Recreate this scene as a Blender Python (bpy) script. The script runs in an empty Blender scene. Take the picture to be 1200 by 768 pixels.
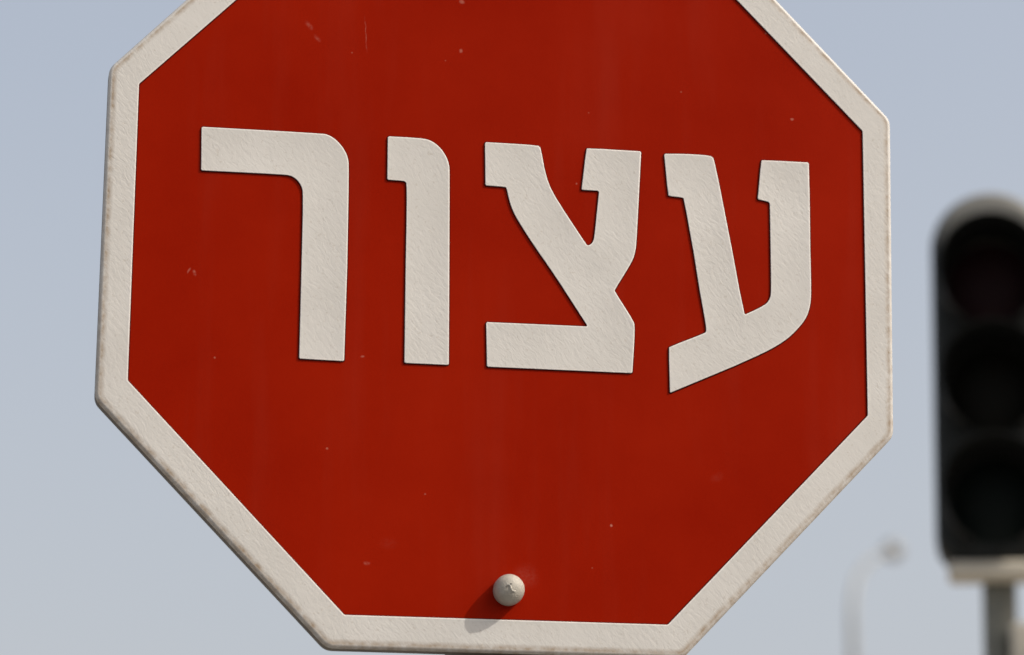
import bpy, bmesh, math, random
from mathutils import Vector, Matrix
random.seed(4)
R = math.radians
scn = bpy.context.scene
col = scn.collection

# ---------------------------------------------------------------- camera
cd = bpy.data.cameras.new('camera')
cam = bpy.data.objects.new('camera', cd)
col.objects.link(cam)
cam.matrix_world = Matrix(((0.984327, -0.051096, -0.16879, -0.50441),
                           (-0.176348, -0.27692, -0.944572, -2.84818),
                           (0.001522, 0.959534, -0.28159, 1.57235),
                           (0, 0, 0, 1)))
cd.sensor_width = 36.0
cd.lens = 108.0
cd.clip_start = 0.05
cd.clip_end = 6000.0
cd.dof.use_dof = True
cd.dof.focus_distance = 3.02
cd.dof.aperture_fstop = 4.2
scn.camera = cam

# ---------------------------------------------------------------- sky, sun, exposure
SUN = Vector((0.66, -0.35, 0.66)).normalized()      # direction towards the sun
elev = math.asin(SUN.z)
azim = math.atan2(SUN.x, SUN.y)
w = bpy.data.worlds.new('World')
scn.world = w
w.use_nodes = True
nt = w.node_tree
bg = nt.nodes['Background']
sky = nt.nodes.new('ShaderNodeTexSky')
sky.sky_type = 'NISHITA'
sky.sun_disc = False
sky.sun_elevation = elev
sky.sun_rotation = azim
sky.air_density = 1.0
sky.dust_density = 7.0
sky.ozone_density = 1.0
# pale haze veil over the whole sky, thickest at the horizon
veil = nt.nodes.new('ShaderNodeMix')
veil.data_type = 'RGBA'
veil.inputs[7].default_value = (2.69, 2.78, 2.93, 1)
tc = nt.nodes.new('ShaderNodeTexCoord')
sx = nt.nodes.new('ShaderNodeSeparateXYZ')
nt.links.new(tc.outputs['Generated'], sx.inputs[0])
vr = nt.nodes.new('ShaderNodeValToRGB')
while len(vr.color_ramp.elements) < 4:
    vr.color_ramp.elements.new(.5)
for e, (p_, f_) in zip(vr.color_ramp.elements, ((0, .9), (.17, .77), (.36, .57), (1, .30))):
    e.position = p_
    e.color = (f_, f_, f_, 1)
nt.links.new(sx.outputs['Z'], vr.inputs['Fac'])
nt.links.new(vr.outputs['Color'], veil.inputs[0])
nt.links.new(sky.outputs['Color'], veil.inputs[6])
nt.links.new(veil.outputs[2], bg.inputs['Color'])
bg.inputs['Strength'].default_value = 0.15

sl = bpy.data.lights.new('sun', 'SUN')
sl.energy = 2.4
sl.angle = R(0.5)
sl.color = (1.0, 0.95, 0.87)
so = bpy.data.objects.new('sun', sl)
so.rotation_euler = SUN.to_track_quat('Z', 'Y').to_euler()
so.location = (8, -6, 12)
col.objects.link(so)

vs = scn.view_settings
vs.view_transform = 'Standard'
vs.look = 'None'
vs.exposure = 0.5
vs.gamma = 1.0
vs.use_curve_mapping = False

# ---------------------------------------------------------------- material helpers
class Mat:
    def __init__(self, name, color=(.5, .5, .5), rough=.6, metal=0.0, spec=.5):
        self.m = bpy.data.materials.new(name)
        self.m.use_nodes = True
        self.t = self.m.node_tree
        self.b = self.t.nodes['Principled BSDF']
        self.b.inputs['Base Color'].default_value = (*color, 1)
        self.b.inputs['Roughness'].default_value = rough
        self.b.inputs['Metallic'].default_value = metal
        self.b.inputs['Specular IOR Level'].default_value = spec
        self.co = self.t.nodes.new('ShaderNodeTexCoord').outputs['Object']

    def n(self, kind, **kw):
        x = self.t.nodes.new(kind)
        for k, v in kw.items():
            if k in x.inputs:
                x.inputs[k].default_value = v
            else:
                setattr(x, k, v)
        return x

    def l(self, a, b):
        self.t.links.new(a, b)

    def mapped(self, rot=(0, 0, 0), scale=(1, 1, 1), src=None, loc=(0, 0, 0)):
        x = self.n('ShaderNodeMapping')
        x.inputs['Rotation'].default_value = rot
        x.inputs['Scale'].default_value = scale
        x.inputs['Location'].default_value = loc
        self.l(src or self.co, x.inputs['Vector'])
        return x.outputs['Vector']

    def noise(self, scale, detail=3, rough=.5, vec=None, dist=0.0):
        x = self.n('ShaderNodeTexNoise', Scale=scale, Detail=detail, Roughness=rough, Distortion=dist)
        self.l(vec or self.co, x.inputs['Vector'])
        return x.outputs['Fac']

    def ramp(self, fac, stops):
        x = self.n('ShaderNodeValToRGB')
        el = x.color_ramp.elements
        while len(el) < len(stops):
            el.new(.5)
        for e, (p, c) in zip(el, stops):
            e.position = p
            e.color = (c, c, c, 1) if isinstance(c, (int, float)) else (*c, 1)
        self.l(fac, x.inputs['Fac'])
        return x.outputs['Color']

    def math(self, op, a, b=None, clamp=False):
        x = self.n('ShaderNodeMath', operation=op, use_clamp=clamp)
        for i, v in enumerate((a, b)):
            if v is None:
                continue
            if isinstance(v, (int, float)):
                x.inputs[i].default_value = v
            else:
                self.l(v, x.inputs[i])
        return x.outputs[0]

    def mix(self, fac, a, b):
        x = self.n('ShaderNodeMix', data_type='RGBA')
        for s, v in ((x.inputs[0], fac), (x.inputs[6], a), (x.inputs[7], b)):
            if isinstance(v, (int, float)):
                s.default_value = v
            elif isinstance(v, tuple):
                s.default_value = (*v, 1)
            else:
                self.l(v, s)
        return x.outputs[2]

    def attr(self, name):
        x = self.n('ShaderNodeAttribute', attribute_name=name)
        return x.outputs['Fac']

    def color(self, c):
        self.l(c, self.b.inputs['Base Color'])

    def rough(self, c):
        self.l(c, self.b.inputs['Roughness'])

    def bump(self, h, strength=.5, dist=.001):
        x = self.n('ShaderNodeBump', Strength=strength, Distance=dist)
        self.l(h, x.inputs['Height'])
        self.l(x.outputs['Normal'], self.b.inputs['Normal'])


def white_paint():
    """aged white retroreflective sheet: fine diagonal wrinkles, grime, dirty outer edge"""
    m = Mat('aged_white_sheet', (.6, .55, .48), .55, spec=.35)
    warp = m.n('ShaderNodeTexNoise', Scale=22.0, Detail=1.0)
    m.l(m.co, warp.inputs['Vector'])
    add = m.n('ShaderNodeVectorMath', operation='MULTIPLY_ADD')
    m.l(warp.outputs['Color'], add.inputs[0])
    add.inputs[1].default_value = (.014, .014, .014)
    m.l(m.co, add.inputs[2])
    v = m.mapped(scale=(1.0, 1, .40), src=m.mapped(rot=(0, R(38), 0), src=add.outputs[0]))
    wr = m.noise(300, 2.0, .5, v, .5)
    ridges = m.ramp(wr, [(.32, 0.0), (.50, .55), (.58, .62), (.72, 1.0)])
    fine = m.noise(900, 2, .6)
    patch = m.noise(7, 2)
    amp = m.ramp(patch, [(.32, .30), (.68, 1.0)])
    h = m.math('ADD', m.math('MULTIPLY', ridges, amp), m.math('MULTIPLY', fine, .28))
    m.bump(h, .19, .0009)
    g = m.noise(11, 4, .6)
    base = m.mix(m.ramp(g, [(.35, 0.0), (.7, 1.0)]), (.525, .505, .468), (.575, .555, .518))
    sp = m.noise(330, 1, .5)
    base = m.mix(m.math('MULTIPLY', m.ramp(sp, [(.66, 0.0), (.74, 1.0)]), .30), base, (.36, .31, .25))
    d = m.attr('dirt')
    dn = m.noise(85, 6, .7)
    dm = m.math('MULTIPLY', m.ramp(dn, [(.34, 0.08), (.66, .95)]), d, True)
    base = m.mix(dm, base, (.27, .19, .115))
    e = m.attr('edge')
    base = m.mix(m.math('MULTIPLY', e, .6), base, (.82, .765, .71))  # bright highlight line painted into the colour along the raised rims
    base = m.mix(m.attr('step_shade'), base, (.085, .0035, .001))  # contact shadow round the raised parts, put into the colour as dark red
    m.l(m.math('SUBTRACT', .35, m.math('MULTIPLY', m.attr('step_shade'), .33)), m.b.inputs['Specular IOR Level'])
    m.color(base)
    return m.m


def red_paint():
    m = Mat('red_sheet', (.27, .008, .002), .40, spec=.02)
    cloud = m.noise(5, 4, .6)
    base = m.mix(m.ramp(cloud, [(.3, 0.0), (.7, 1.0)]), (.228, .0062, .0002), (.272, .0092, .0006))
    fine = m.noise(420, 3, .6)
    base = m.mix(m.math('MULTIPLY', m.ramp(fine, [(.45, 0.0), (.8, 1.0)]), .25), base, (.29, .014, .002))
    # dusty film in faint vertical runs
    runs = m.noise(16, 4, .65, m.mapped(scale=(1, 1, .10)))
    base = m.mix(m.math('MULTIPLY', m.ramp(runs, [(.52, 0.0), (.8, 1.0)]), .04), base, (.40, .12, .08))
    # scattered pinhole chips
    vor = m.n('ShaderNodeTexVoronoi', Scale=26.0, feature='F1')
    m.l(m.co, vor.inputs['Vector'])
    chip = m.ramp(vor.outputs['Distance'], [(.020, 1.0), (.035, 0.0)])
    sel = m.ramp(vor.outputs['Color'], [(.68, 0.0), (.70, 1.0)])
    base = m.mix(m.math('MULTIPLY', m.math('MULTIPLY', chip, sel), .5), base, (.45, .17, .11))
    # worn marks of their own shape: x, z, half-lengths (m), angle, strength
    sep = m.n('ShaderNodeSeparateXYZ')
    wob = m.n('ShaderNodeTexNoise', Scale=120.0, Detail=3.0)
    m.l(m.co, wob.inputs['Vector'])
    wa = m.n('ShaderNodeVectorMath', operation='MULTIPLY_ADD')
    m.l(wob.outputs['Color'], wa.inputs[0])
    wa.inputs[1].default_value = (.003, 0, .003)
    m.l(m.co, wa.inputs[2])
    m.l(wa.outputs[0], sep.inputs[0])
    brk = m.ramp(m.noise(330, 3, .7), [(.38, .15), (.60, 1.0)])
    for (x, z, a, b, ang, k) in MARKS:
        x += .0015
        z += .0015
        dx = m.math('SUBTRACT', sep.outputs['X'], x)
        dz = m.math('SUBTRACT', sep.outputs['Z'], z)
        c, s = math.cos(R(ang)), math.sin(R(ang))
        u = m.math('DIVIDE', m.math('ADD', m.math('MULTIPLY', dx, c), m.math('MULTIPLY', dz, s)), a)
        v = m.math('DIVIDE', m.math('SUBTRACT', m.math('MULTIPLY', dz, c), m.math('MULTIPLY', dx, s)), b)
        rr = m.math('ADD', m.math('MULTIPLY', u, u), m.math('MULTIPLY', v, v))
        fac = m.math('MULTIPLY', m.math('SUBTRACT', 1.0, rr, True), k)
        if max(a, b) > .0035:
            fac = m.math('MULTIPLY', m.math('MULTIPLY', fac, m.math('SUBTRACT', 1.0, rr, True)), brk)
        base = m.mix(fac, base, (.46, .18, .13))
    m.color(base)
    m.rough(m.ramp(cloud, [(.3, .36), (.7, .5)]))
    m.bump(m.math('ADD', m.noise(60, 3), m.math('MULTIPLY', m.noise(700, 2), .3)), .10, .0006)
    return m.m


SZ = 2.5     # height of the sign's centre
# small worn marks on the red face (metres from the sign's centre)
MARKS = [(-.3077, -.0401, .0022, .0040, 15, .55), (-.3130, -.0380, .0012, .0035, -20, .4),
         (-.1354, -.3196, .0040, .0022, 0, .55), (.1023, -.2733, .0014, .0014, 0, .9),
         (-.1445, .219, .0009, .024, 4, .40), (-.2018, .2246, .0035, .0075, 35, .30),
         (-.1930, .2116, .0028, .006, 35, .28), (-.0476, .2617, .003, .003, 0, .45),
         (-.0482, .2082, .0018, .0025, 0, .5), (.294, .158, .0022, .0018, 0, .6),
         (-.0943, .0666, .0016, .0016, 0, .5), (-.1426, -.1157, .0022, .0014, 0, .45),
         (.2086, -.221, .010, .006, 30, .05), (-.115, -.30, .012, .008, 10, .04),
         (.070, .075, .0012, .0012, 0, .5), (.25, -.07, .0012, .001, 0, .4),
         (.018, -.327, .016, .016, 40, .12), (-.08, -.25, .0012, .0012, 0, .4)]


def simple(name, color, rough, metal=0.0, spec=.5, var=.25, scale=6.0, bump=.15, dist=.002):
    m = Mat(name, color, rough, metal, spec)
    lo = tuple(c * (1 - var) for c in color)
    hi = tuple(min(1, c * (1 + var)) for c in color)
    a = m.noise(scale, 5, .62)
    m.color(m.mix(m.ramp(a, [(.3, 0.0), (.7, 1.0)]), lo, hi))
    m.bump(m.noise(scale * 9, 4), bump, dist)
    return m.m


M_WHITE = white_paint()
M_RED = red_paint()
M_FLANGE = simple('dirty_sign_edge', (.075, .058, .040), .7, var=.45, scale=40)
M_GALV = simple('galvanised_steel', (.33, .33, .31), .5, .4, var=.18, scale=9)
M_POST = simple('weathered_post_paint', (.17, .165, .14), .55, var=.3, scale=14)
M_POLE = simple('dark_olive_pole_paint', (.12, .12, .098), .55, var=.3, scale=14)
M_BOLT = simple('painted_bolt', (.37, .34, .285), .5, var=.14, scale=90, bump=.45, dist=.0018)
M_SCAR = simple('thick_paint', (.47, .44, .38), .5, var=.2, scale=200)
M_HOLE = simple('dark_hole', (.03, .027, .022), .9, var=.2, scale=100)
def housing_plastic():
    m = Mat('black_signal_housing', (.02, .02, .02), .55, spec=.25)
    a = m.noise(12, 5, .6)
    base = m.mix(a, (.009, .0105, .0095), (.015, .017, .015))
    # blends to grey towards the crown
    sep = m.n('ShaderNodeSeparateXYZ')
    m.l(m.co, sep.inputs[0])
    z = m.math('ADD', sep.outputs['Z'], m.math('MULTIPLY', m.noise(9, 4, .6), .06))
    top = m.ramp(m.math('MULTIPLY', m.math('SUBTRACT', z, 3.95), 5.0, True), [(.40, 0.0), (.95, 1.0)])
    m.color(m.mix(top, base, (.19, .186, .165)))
    m.bump(m.noise(110, 4), .2, .002)
    return m.m


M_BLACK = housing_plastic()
M_VISOR = simple('black_visor', (.006, .0065, .006), .7, spec=.15, var=.3, scale=15)
M_LENSR = simple('unlit_red_lens', (.014, .004, .005), .6, spec=.12, var=.2, scale=50)
M_LENSA = simple('unlit_amber_lens', (.005, .005, .003), .6, spec=.12, var=.2, scale=50)
M_LENSG = simple('unlit_green_lens', (.003, .006, .005), .6, spec=.12, var=.2, scale=50)
M_CREAM = simple('cream_enamel', (.46, .42, .34), .55, var=.12, scale=10)
M_LAMP = simple('weathered_lamp_steel', (.25, .255, .25), .5, .2, var=.12, scale=3)
M_GLASS = simple('lamp_glass', (.55, .55, .52), .25, var=.05, scale=10)
M_SOIL = simple('dry_soil', (.26, .21, .15), .95, var=.35, scale=.7, bump=.5, dist=.02)
M_ASPH = simple('asphalt', (.055, .054, .052), .9, var=.3, scale=5, bump=.6, dist=.006)
M_CONC = simple('concrete', (.30, .285, .26), .85, var=.2, scale=2.5, bump=.4, dist=.004)
M_LINE = simple('road_paint', (.62, .61, .57), .75, var=.15, scale=5)

# ---------------------------------------------------------------- mesh helpers
def link(name, bm, mat, parent=None, loc=(0, 0, 0), smooth=False, angle=None):
    me = bpy.data.meshes.new(name)
    bmesh.ops.recalc_face_normals(bm, faces=bm.faces)
    bm.to_mesh(me)
    bm.free()
    for m in (mat if isinstance(mat, (list, tuple)) else [mat]):
        me.materials.append(m)
    if smooth:
        me.shade_smooth()
        if angle:
            me.set_sharp_from_angle(angle=R(angle))
    o = bpy.data.objects.new(name, me)
    o.location = loc
    o.parent = parent
    col.objects.link(o)
    return o


def empty(name, loc, label, cat):
    o = bpy.data.objects.new(name, None)
    o.empty_display_size = .2
    o.location = loc
    o['label'] = label
    o['category'] = cat
    col.objects.link(o)
    return o


def smooth_outline(pts, maxturn=42, it=2, corner=.0012):
    """round the gently turning vertices of a closed outline, nip the sharp corners"""
    P = [Vector(p) for p in pts]
    for k in range(it):
        Q = []
        n = len(P)
        for i in range(n):
            a, b, c = P[i - 1], P[i], P[(i + 1) % n]
            d1, d2 = (b - a), (c - b)
            if min(d1.length, d2.length) < 1e-6:
                continue
            t = abs(math.degrees(d1.angle(d2)))
            if t < 1.5:
                Q.append(b)
            elif t < maxturn:
                Q.append(b - d1 * .25)
                Q.append(b + d2 * .25)
            elif k == 0:
                Q.append(b - d1.normalized() * min(corner, d1.length * .3))
                Q.append(b + d2.normalized() * min(corner, d2.length * .3))
            else:
                Q.append(b)
        P = Q
    return P


def area2(P):
    return sum(P[i - 1].x * P[i].y - P[i].x * P[i - 1].y for i in range(len(P)))


def inset(P, d):
    """offset a closed 2-D outline inwards by d (outwards when negative)"""
    sgn = 1 if area2(P) > 0 else -1
    out = []
    n = len(P)
    for i in range(n):
        a, b, c = P[i - 1], P[i], P[(i + 1) % n]
        n1 = Vector((-(b - a).y, (b - a).x)).normalized() * sgn
        n2 = Vector((-(c - b).y, (c - b).x)).normalized() * sgn
        m = n1 + n2
        k = m.dot(n1)
        out.append(b + m * (d / max(k, .35)))
    return out


def rings(bm, P, prof, attrs=(), closed=True):
    """stack inset copies of outline P: prof = [(inset, y, {attr: value})]; returns the vertex rings"""
    rs = []
    lay = {a: bm.verts.layers.float.get(a) or bm.verts.layers.float.new(a) for a in attrs}
    for (ins, y, at) in prof:
        ring = []
        for p in (inset(P, ins) if ins else P):
            v = bm.verts.new((p.x, y, p.y))
            for a in attrs:
                v[lay[a]] = at.get(a, 0.0)
            ring.append(v)
        rs.append(ring)
    for r0, r1 in zip(rs, rs[1:]):
        for i in range(len(r0)):
            bm.faces.new((r0[i - 1], r0[i], r1[i], r1[i - 1]))
    return rs


def round_poly(pts, r, seg=5):
    """polygon with every corner replaced by a small arc"""
    P = [Vector(p) for p in pts]
    out = []
    n = len(P)
    for i in range(n):
        a, b, c = P[i - 1], P[i], P[(i + 1) % n]
        d1, d2 = (a - b).normalized(), (c - b).normalized()
        for k in range(seg + 1):
            t = k / seg
            p0, p2 = b + d1 * r, b + d2 * r
            out.append((1 - t) ** 2 * p0 + 2 * t * (1 - t) * b + t * t * p2)
    return out


def box(bm, c, s, bev=0.0, seg=2):
    r = bmesh.ops.create_cube(bm, size=1.0)
    vs_ = r['verts']
    for v in vs_:
        v.co = Vector((v.co.x * s[0] + c[0], v.co.y * s[1] + c[1], v.co.z * s[2] + c[2]))
    if bev:
        es = list({e for v in vs_ for e in v.link_edges})
        bmesh.ops.bevel(bm, geom=es, offset=bev, segments=seg, profile=.5, affect='EDGES')


def tube(bm, pts, rads, seg=20, caps=True):
    pts = [Vector(p) for p in pts]
    if isinstance(rads, (int, float)):
        rads = [rads] * len(pts)
    rs = []
    ref = None
    for i, p in enumerate(pts):
        d = (pts[min(i + 1, len(pts) - 1)] - pts[max(i - 1, 0)]).normalized()
        if ref is None:
            ref = d.orthogonal().normalized()
        ref = (ref - d * ref.dot(d)).normalized()
        q = d.cross(ref)
        rs.append([bm.verts.new(p + (ref * math.cos(2 * math.pi * k / seg) + q * math.sin(2 * math.pi * k / seg)) * rads[i])
                   for k in range(seg)])
    for a, b in zip(rs, rs[1:]):
        for k in range(seg):
            bm.faces.new((a[k - 1], a[k], b[k], b[k - 1]))
    if caps:
        bm.faces.new(rs[0])
        bm.faces.new(rs[-1])


def lathe_y(bm, prof, seg=32, c=(0, 0, 0)):
    """revolve (radius, y) about the Y axis"""
    rs = []
    for (r, y) in prof:
        if r < 1e-6:
            rs.append([bm.verts.new((c[0], c[1] + y, c[2]))])
        else:
            rs.append([bm.verts.new((c[0] + r * math.cos(2 * math.pi * k / seg), c[1] + y, c[2] + r * math.sin(2 * math.pi * k / seg)))
                       for k in range(seg)])
    for a, b in zip(rs, rs[1:]):
        for k in range(seg):
            if len(a) == 1:
                bm.faces.new((a[0], b[k], b[k - 1]))
            elif len(b) == 1:
                bm.faces.new((a[k - 1], a[k], b[0]))
            else:
                bm.faces.new((a[k - 1], a[k], b[k], b[k - 1]))


# ---------------------------------------------------------------- ground
def sheet(name, x0, x1, y0, y1, z, mat, parent=None, kind='structure'):
    bm = bmesh.new()
    bm.faces.new([bm.verts.new(p) for p in ((x0, y0, z), (x1, y0, z), (x1, y1, z), (x0, y1, z))])
    o = link(name, bm, mat, parent)
    if kind and not parent:
        o['kind'] = kind
    return o


sheet('ground', -3000, 3000, -3000, 3000, -.13, M_SOIL)
sheet('road', -60, 60, -9.0, -.9, -.122, M_ASPH)
bm = bmesh.new()
box(bm, (0, 3.75, -.075), (120, 9.0, .15), .01)
pv = link('pavement', bm, M_CONC)
pv['kind'] = 'structure'
bm = bmesh.new()
box(bm, (0, -.823, -.072), (120, .14, .15), .02, 3)
kb = link('kerb', bm, M_CONC)
kb['kind'] = 'structure'

# ---------------------------------------------------------------- stop sign
LETTERS = {
 'resh': [[-305.6, 110.0], [-188.8, 110.7], [-180.3, 110.0], [-171.7, 104.6], [-164.5, 96.1], [-160.5, 87.5], [-159.2, 78.6], [-159.2, -23.6], [-160.6, -121.8], [-204.7, -121.6], [-204.3, -26.1], [-204.2, 47.0], [-205.9, 54.3], [-210.3, 60.7], [-215.9, 64.3], [-223.0, 65.3], [-304.8, 64.4]],
 'vav': [[-121.2, 112.1], [-86.5, 112.4], [-76.5, 110.1], [-67.9, 103.2], [-62.1, 94.6], [-59.1, 85.8], [-58.7, 78.0], [-58.3, -17.8], [-58.0, -120.4], [-102.1, -120.7], [-101.9, -20.3], [-101.4, 63.0], [-103.8, 66.1], [-121.3, 66.2]],
 'tsadi': [[-23.5, 112.4], [29.9, 112.5], [33.1, 110.4], [40.0, 71.8], [58.6, 42.3], [80.1, 9.7], [83.7, 11.4], [86.2, 14.9], [87.3, 20.2], [92.3, 67.9], [74.3, 67.9], [79.7, 112.7], [136.1, 112.8], [130.3, 15.3], [129.0, 6.3], [126.0, -4.1], [107.2, -35.4], [125.6, -64.1], [128.2, -71.2], [124.8, -119.5], [-20.7, -120.4], [-21.6, -74.6], [80.0, -73.7], [45.5, -20.7], [26.2, 6.5], [12.6, 27.5], [5.5, 39.7], [1.1, 52.2], [-1.8, 66.2], [-23.0, 66.4]],
 'ayin': [[159.5, 111.8], [181.6, 113.0], [200.8, 113.1], [208.9, 112.2], [211.7, 109.0], [228.3, 13.8], [235.1, -27.8], [239.9, -53.1], [260.9, -42.0], [265.7, -35.9], [267.5, -28.9], [267.8, 16.1], [268.2, 65.6], [266.3, 67.3], [255.5, 69.0], [260.3, 111.6], [310.2, 112.0], [310.2, 74.2], [309.4, 18.6], [309.2, -23.7], [308.1, -38.9], [304.0, -52.1], [295.5, -63.8], [280.5, -78.9], [251.0, -96.3], [162.1, -138.0], [161.6, -90.7], [199.8, -73.8], [199.9, -66.7], [193.9, -30.1], [188.0, 11.5], [179.0, 66.1], [163.1, 66.9]],
}
INNER = [[-367.9, 150.4], [-368.0, -151.2], [-156.2, -370.6], [157.1, -369.0], [363.6, -151.1], [367.8, 149.6], [155.1, 370.6], [-155.0, 370.0]]
OUTER = [[-397.7, 165.6], [-398.3, -170.9], [-172.3, -402.6], [172.0, -401.2], [390.2, -170.8], [398.3, 164.2], [170.0, 404.2], [-171.9, 405.7]]
mm = lambda L: [(x / 1000, z / 1000) for x, z in L]
RAISE = .0015

sign = empty('stop_sign', (0, 0, 0), 'red octagonal stop sign with raised white Hebrew letters and white border on a post', 'stop sign')
HEAD = (0, 0, SZ)

# red face plate (its edge is hidden behind the white border)
bm = bmesh.new()
plate = round_poly(mm(OUTER), .008)
rs = rings(bm, plate, [(.014, .0022, {}), (.014, 0, {})])
bm.faces.new(rs[0]); bm.faces.new(rs[-1])
link('face_plate', bm, M_RED, sign, HEAD)['label'] = 'flat red face of the sign with small scuffs and specks'

# raised white border with its rolled outer fold
bm = bmesh.new()
inn = round_poly(mm(INNER), .0012, 2)
AT = ('dirt', 'edge', 'step_shade')
r_in = rings(bm, inn, [(.0010, .0003, {'step_shade': 1}), (.0009, -.00012, {'step_shade': 1}), (0, -.0002, {'step_shade': 1}), (0, -RAISE * .8, {'step_shade': 1}), (-.0004, -RAISE, {'edge': 1}),
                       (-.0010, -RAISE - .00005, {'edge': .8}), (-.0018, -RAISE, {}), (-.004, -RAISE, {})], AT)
out = round_poly(mm(OUTER), .007, 6)
F = .0048
prof = [(.009, -RAISE, {}), (.0068, -RAISE, {'dirt': .5}), (F, -RAISE + .0002, {'dirt': 1.0}), (F - .001, -RAISE + .0002, {'dirt': .85})]
for k in range(1, 8):
    a = k / 7 * math.pi / 2
    prof.append((F - .001 - (F - .001) * math.sin(a), -RAISE + .0002 + (F - .001) * (1 - math.cos(a)), {'dirt': .55 + .4 * k / 7}))
r_out = rings(bm, out, prof, AT)
dl = bm.verts.layers.float['dirt']
for ring in r_out[4:]:                 # rain washes the upper folds, grime stays on the lower ones
    for v in ring:
        v[dl] *= .22 if v.co.z > 0 else (.4 if v.co.z > -.16 and v.co.x > 0 else 1.0)
# flat face between the two sets of rings
fl = list(bm.faces)
e1 = [bm.edges.get((r_in[-1][i - 1], r_in[-1][i])) for i in range(len(r_in[-1]))]
e2 = [bm.edges.get((r_out[0][i - 1], r_out[0][i])) for i in range(len(r_out[0]))]
bmesh.ops.triangle_fill(bm, edges=e1 + e2, use_beauty=True)
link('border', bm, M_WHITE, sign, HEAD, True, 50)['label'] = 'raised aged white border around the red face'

# folded-back flange
bm = bmesh.new()
rs = rings(bm, out, [(0.0, -RAISE + .0002 + F - .001, {}), (0.0, .016, {}), (.0010, .0170, {}), (.0022, .016, {}), (.0022, .003, {})])
link('flange', bm, M_FLANGE, sign, HEAD, True, 50)['label'] = 'dirt-browned folded edge running round the sign'

names = {'resh': 'raised white Hebrew letter resh', 'vav': 'raised white Hebrew letter vav',
         'tsadi': 'raised white Hebrew letter tsadi', 'ayin': 'raised white Hebrew letter ayin'}
for k, pts in LETTERS.items():
    bm = bmesh.new()
    P = smooth_outline(mm(pts))
    rs = rings(bm, P, [(-.0010, .0003, {'step_shade': 1}), (-.0009, -.00012, {'step_shade': 1}), (0, -.0002, {'step_shade': 1}), (0, -RAISE * .8, {'step_shade': 1}), (.0004, -RAISE, {'edge': 1}),
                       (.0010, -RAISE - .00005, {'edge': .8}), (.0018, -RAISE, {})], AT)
    er = [bm.edges.get((rs[-1][i - 1], rs[-1][i])) for i in range(len(rs[-1]))]
    bmesh.ops.triangle_fill(bm, edges=er, use_beauty=True)
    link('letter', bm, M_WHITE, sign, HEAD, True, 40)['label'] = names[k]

# dome-headed bolts with paint scars
for z in (-.3418, .345):
    bm = bmesh.new()
    pr = [(0.0, .03), (.006, .03), (.006, .001), (.0143, .001), (.0149, -.004), (.0148, -.008)]
    for k in range(1, 9):
        a = k / 8 * math.pi / 2
        pr.append((.0148 * math.cos(a) ** .78 if k < 8 else 0.0, -.008 - .0130 * math.sin(a)))
    lathe_y(bm, pr, 36)
    b = link('bolt', bm, M_BOLT, sign, (0.0008, 0, SZ + z), True, 60)
    b['label'] = 'round-headed painted bolt through the red face'
    bm = bmesh.new()
    q = [(-.0052, -.0002), (-.0035, .0024), (-.0012, .0012), (-.0006, -.0012), (.0004, -.0034), (.0026, -.0044), (.0044, -.0034)]
    tube(bm, [(x, -.0213 + (x * x + zz * zz) * 18, zz) for x, zz in q], [.0004, .0007, .0008, .0008, .0009, .0008, .0003], 8)
    link('paint_scar', bm, M_SCAR, b, (0, 0, 0), True)
    bm = bmesh.new()
    lathe_y(bm, [(0.0, -.0004), (.0007, -.0003), (.0009, .001)], 10, (-.0006, -.0212, .0028))
    link('pinhole', bm, M_HOLE, b, (0, 0, 0), True)

# post and the clamps behind the plate
PY = .075
bm = bmesh.new()
tube(bm, [(0, PY, -.05), (0, PY, SZ + .36), (0, PY, SZ + .365)], [.0475, .0475, .040], 40)
link('post', bm, M_POST, sign, (0, 0, 0), True, 40)
for z in (-.3418, .345):
    bm = bmesh.new()
    tube(bm, [(0, PY, SZ + z - .02), (0, PY, SZ + z + .02)], .0505, 40)
    c = link('clamp', bm, M_GALV, sign, (0, 0, 0), True, 40)
    bm = bmesh.new()
    box(bm, (0, .0145, SZ + z), (.30, .0245, .04), .002)
    link('rail', bm, M_GALV, sign)
bm = bmesh.new()
tube(bm, [(0, PY, -.004), (0, PY, .03), (0, PY, .035)], [.09, .085, .05], 32)
link('base_collar', bm, M_CONC, sign, (0, 0, 0), True, 40)

# ---------------------------------------------------------------- traffic light
TX, TY = 1.968, 4.42
tl = empty('traffic_light', (TX, TY, 0), 'dark unlit three-lamp traffic signal with rounded top on a grey pole', 'traffic light')
HW, ZB, ZT = .1525, 3.180, 4.166
prof = []
for k in range(25):
    a = math.pi * k / 24
    prof.append((HW * math.cos(a), ZT - HW + HW * math.sin(a)))
for (cx, s) in ((-HW + .072, -1), (HW - .072, 1)):
    for k in range(7):
        a = (math.pi + k / 6 * math.pi / 2) if s < 0 else (1.5 * math.pi + k / 6 * math.pi / 2)
        prof.append((cx + .072 * math.cos(a), ZB + .072 + .072 * math.sin(a)))
P = [Vector(p) for p in prof]
bm = bmesh.new()
pr = [(.012, .13, {}), (0, .118, {}), (0, .012, {})]
for k in range(1, 7):
    a = k / 6 * math.pi / 2
    pr.append((.03 * (1 - math.cos(a)), .012 - .034 * math.sin(a), {}))
rs = rings(bm, P, pr)
bm.faces.new(rs[0]); bm.faces.new(rs[-1])
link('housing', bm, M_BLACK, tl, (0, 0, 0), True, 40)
FY = .012 - .034
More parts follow.
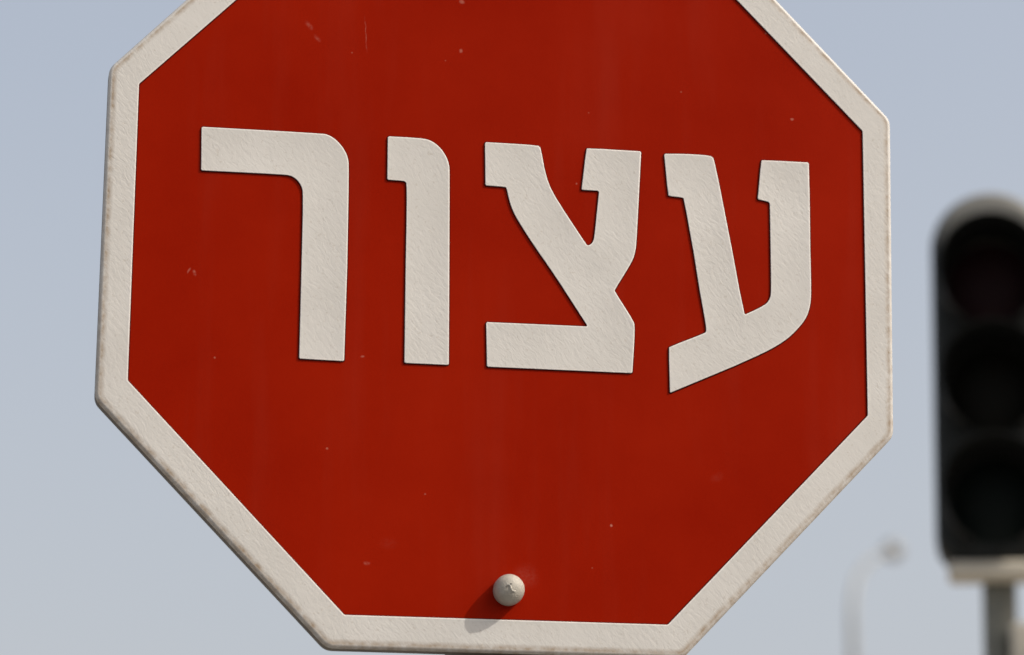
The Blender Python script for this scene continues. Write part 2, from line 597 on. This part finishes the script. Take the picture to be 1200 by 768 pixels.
for (z, lm_, lab) in ((3.905, M_LENSR, 'dark unlit red lens'), (3.625, M_LENSA, 'dark unlit amber lens'), (3.335, M_LENSG, 'dark unlit green lens')):
    bm = bmesh.new()
    lathe_y(bm, [(.112, .006), (.112, -.004), (.09, -.014), (.05, -.022), (0, -.025)], 36)
    ln = link('lens', bm, lm_, tl, (0, FY, z), True, 50)
    ln['label'] = lab
    # tunnel visor: open at the bottom, front cut back towards its lower edge
    bm = bmesh.new()
    N = 40
    ring = []
    for k in range(N + 1):
        a = R(-62 + 304 * k / N)
        t = .5 + .5 * math.sin(a)
        ln_ = .09 + .13 * min(1, t * 1.25)
        ro, ri = .128, .1245
        ca, sa = math.cos(a), math.sin(a)
        ring.append([bm.verts.new((ri * ca, .004, ri * sa)), bm.verts.new((ro * ca, .004, ro * sa)),
                     bm.verts.new((ro * 1.01 * ca, -ln_, ro * 1.01 * sa)), bm.verts.new((ri * 1.01 * ca, -ln_, ri * 1.01 * sa))])
    for a_, b_ in zip(ring, ring[1:]):
        for k in range(4):
            bm.faces.new((a_[k - 1], a_[k], b_[k], b_[k - 1]))
    bm.faces.new(ring[0]); bm.faces.new(ring[-1])
    link('visor', bm, M_VISOR, tl, (0, FY, z), True, 40)
# bracket under the housing, neck, mast and the cream box on it
bm = bmesh.new()
box(bm, (.02, .0, 3.158), (.285, .10, .046), .014, 4)
link('bracket', bm, M_CREAM, tl, (0, 0, 0), True, 40)['label'] = 'pale metal bracket under the signal housing'
bm = bmesh.new()
tube(bm, [(.004, .05, -.05), (.004, .05, 3.145)], .043, 28)
link('pole', bm, M_POLE, tl, (0, 0, 0), True, 40)
bm = bmesh.new()
box(bm, (.105, -.02, 2.87), (.15, .10, .30), .012, 3)
cb = link('control_box', bm, M_CREAM, tl, (0, 0, 0), True, 40)
cb['label'] = 'cream enamelled box strapped to the signal pole'
bm = bmesh.new()
tube(bm, [(.004, .05, -.004), (.004, .05, .03), (.004, .05, .04)], [.10, .095, .05], 28)
link('base_collar', bm, M_CONC, tl, (0, 0, 0), True, 40)
tl.rotation_euler = (0, R(1.2), R(-19))

# ---------------------------------------------------------------- street lamp far behind
lp = empty('street_lamp', (12.31, 40.29, -.13), 'slender grey street lamp with a short curved arm, far behind the signs', 'street lamp')
bm = bmesh.new()
path = [(0, 0, -.1), (0, 0, 5), (0, 0, 9.9), (.01, .03, 10.35), (.06, .12, 10.72), (.17, .27, 11.02), (.36, .46, 11.27), (.62, .75, 11.46), (.95, 1.02, 11.66)]
tube(bm, path, [.10, .08, .064, .058, .052, .046, .042, .04, .04], 20)
link('pole', bm, M_LAMP, lp, (0, 0, 0), True, 40)
bm = bmesh.new()
d = Vector((.35, .93, .12)).normalized()
hp = [Vector((.94, .95, 11.66)) + d * t for t in (0, .08, .25, .5, .66, .72)]
tube(bm, hp, [.05, .10, .15, .15, .10, .03], 20)
hd = link('lamp_head', bm, M_LAMP, lp, (0, 0, 0), True, 60)
bm = bmesh.new()
c = Vector((.94, .95, 11.66)) + d * .4 + Vector((0, 0, -.085))
bmesh.ops.create_uvsphere(bm, u_segments=20, v_segments=10, radius=1.0)
for v in bm.verts:
    v.co = c + d * v.co.x * .2 + Vector((-d.y, d.x, 0)).normalized() * v.co.y * .1 + Vector((0, 0, v.co.z * .07))
link('lamp_glass', bm, M_GLASS, hd, (0, 0, 0), True)
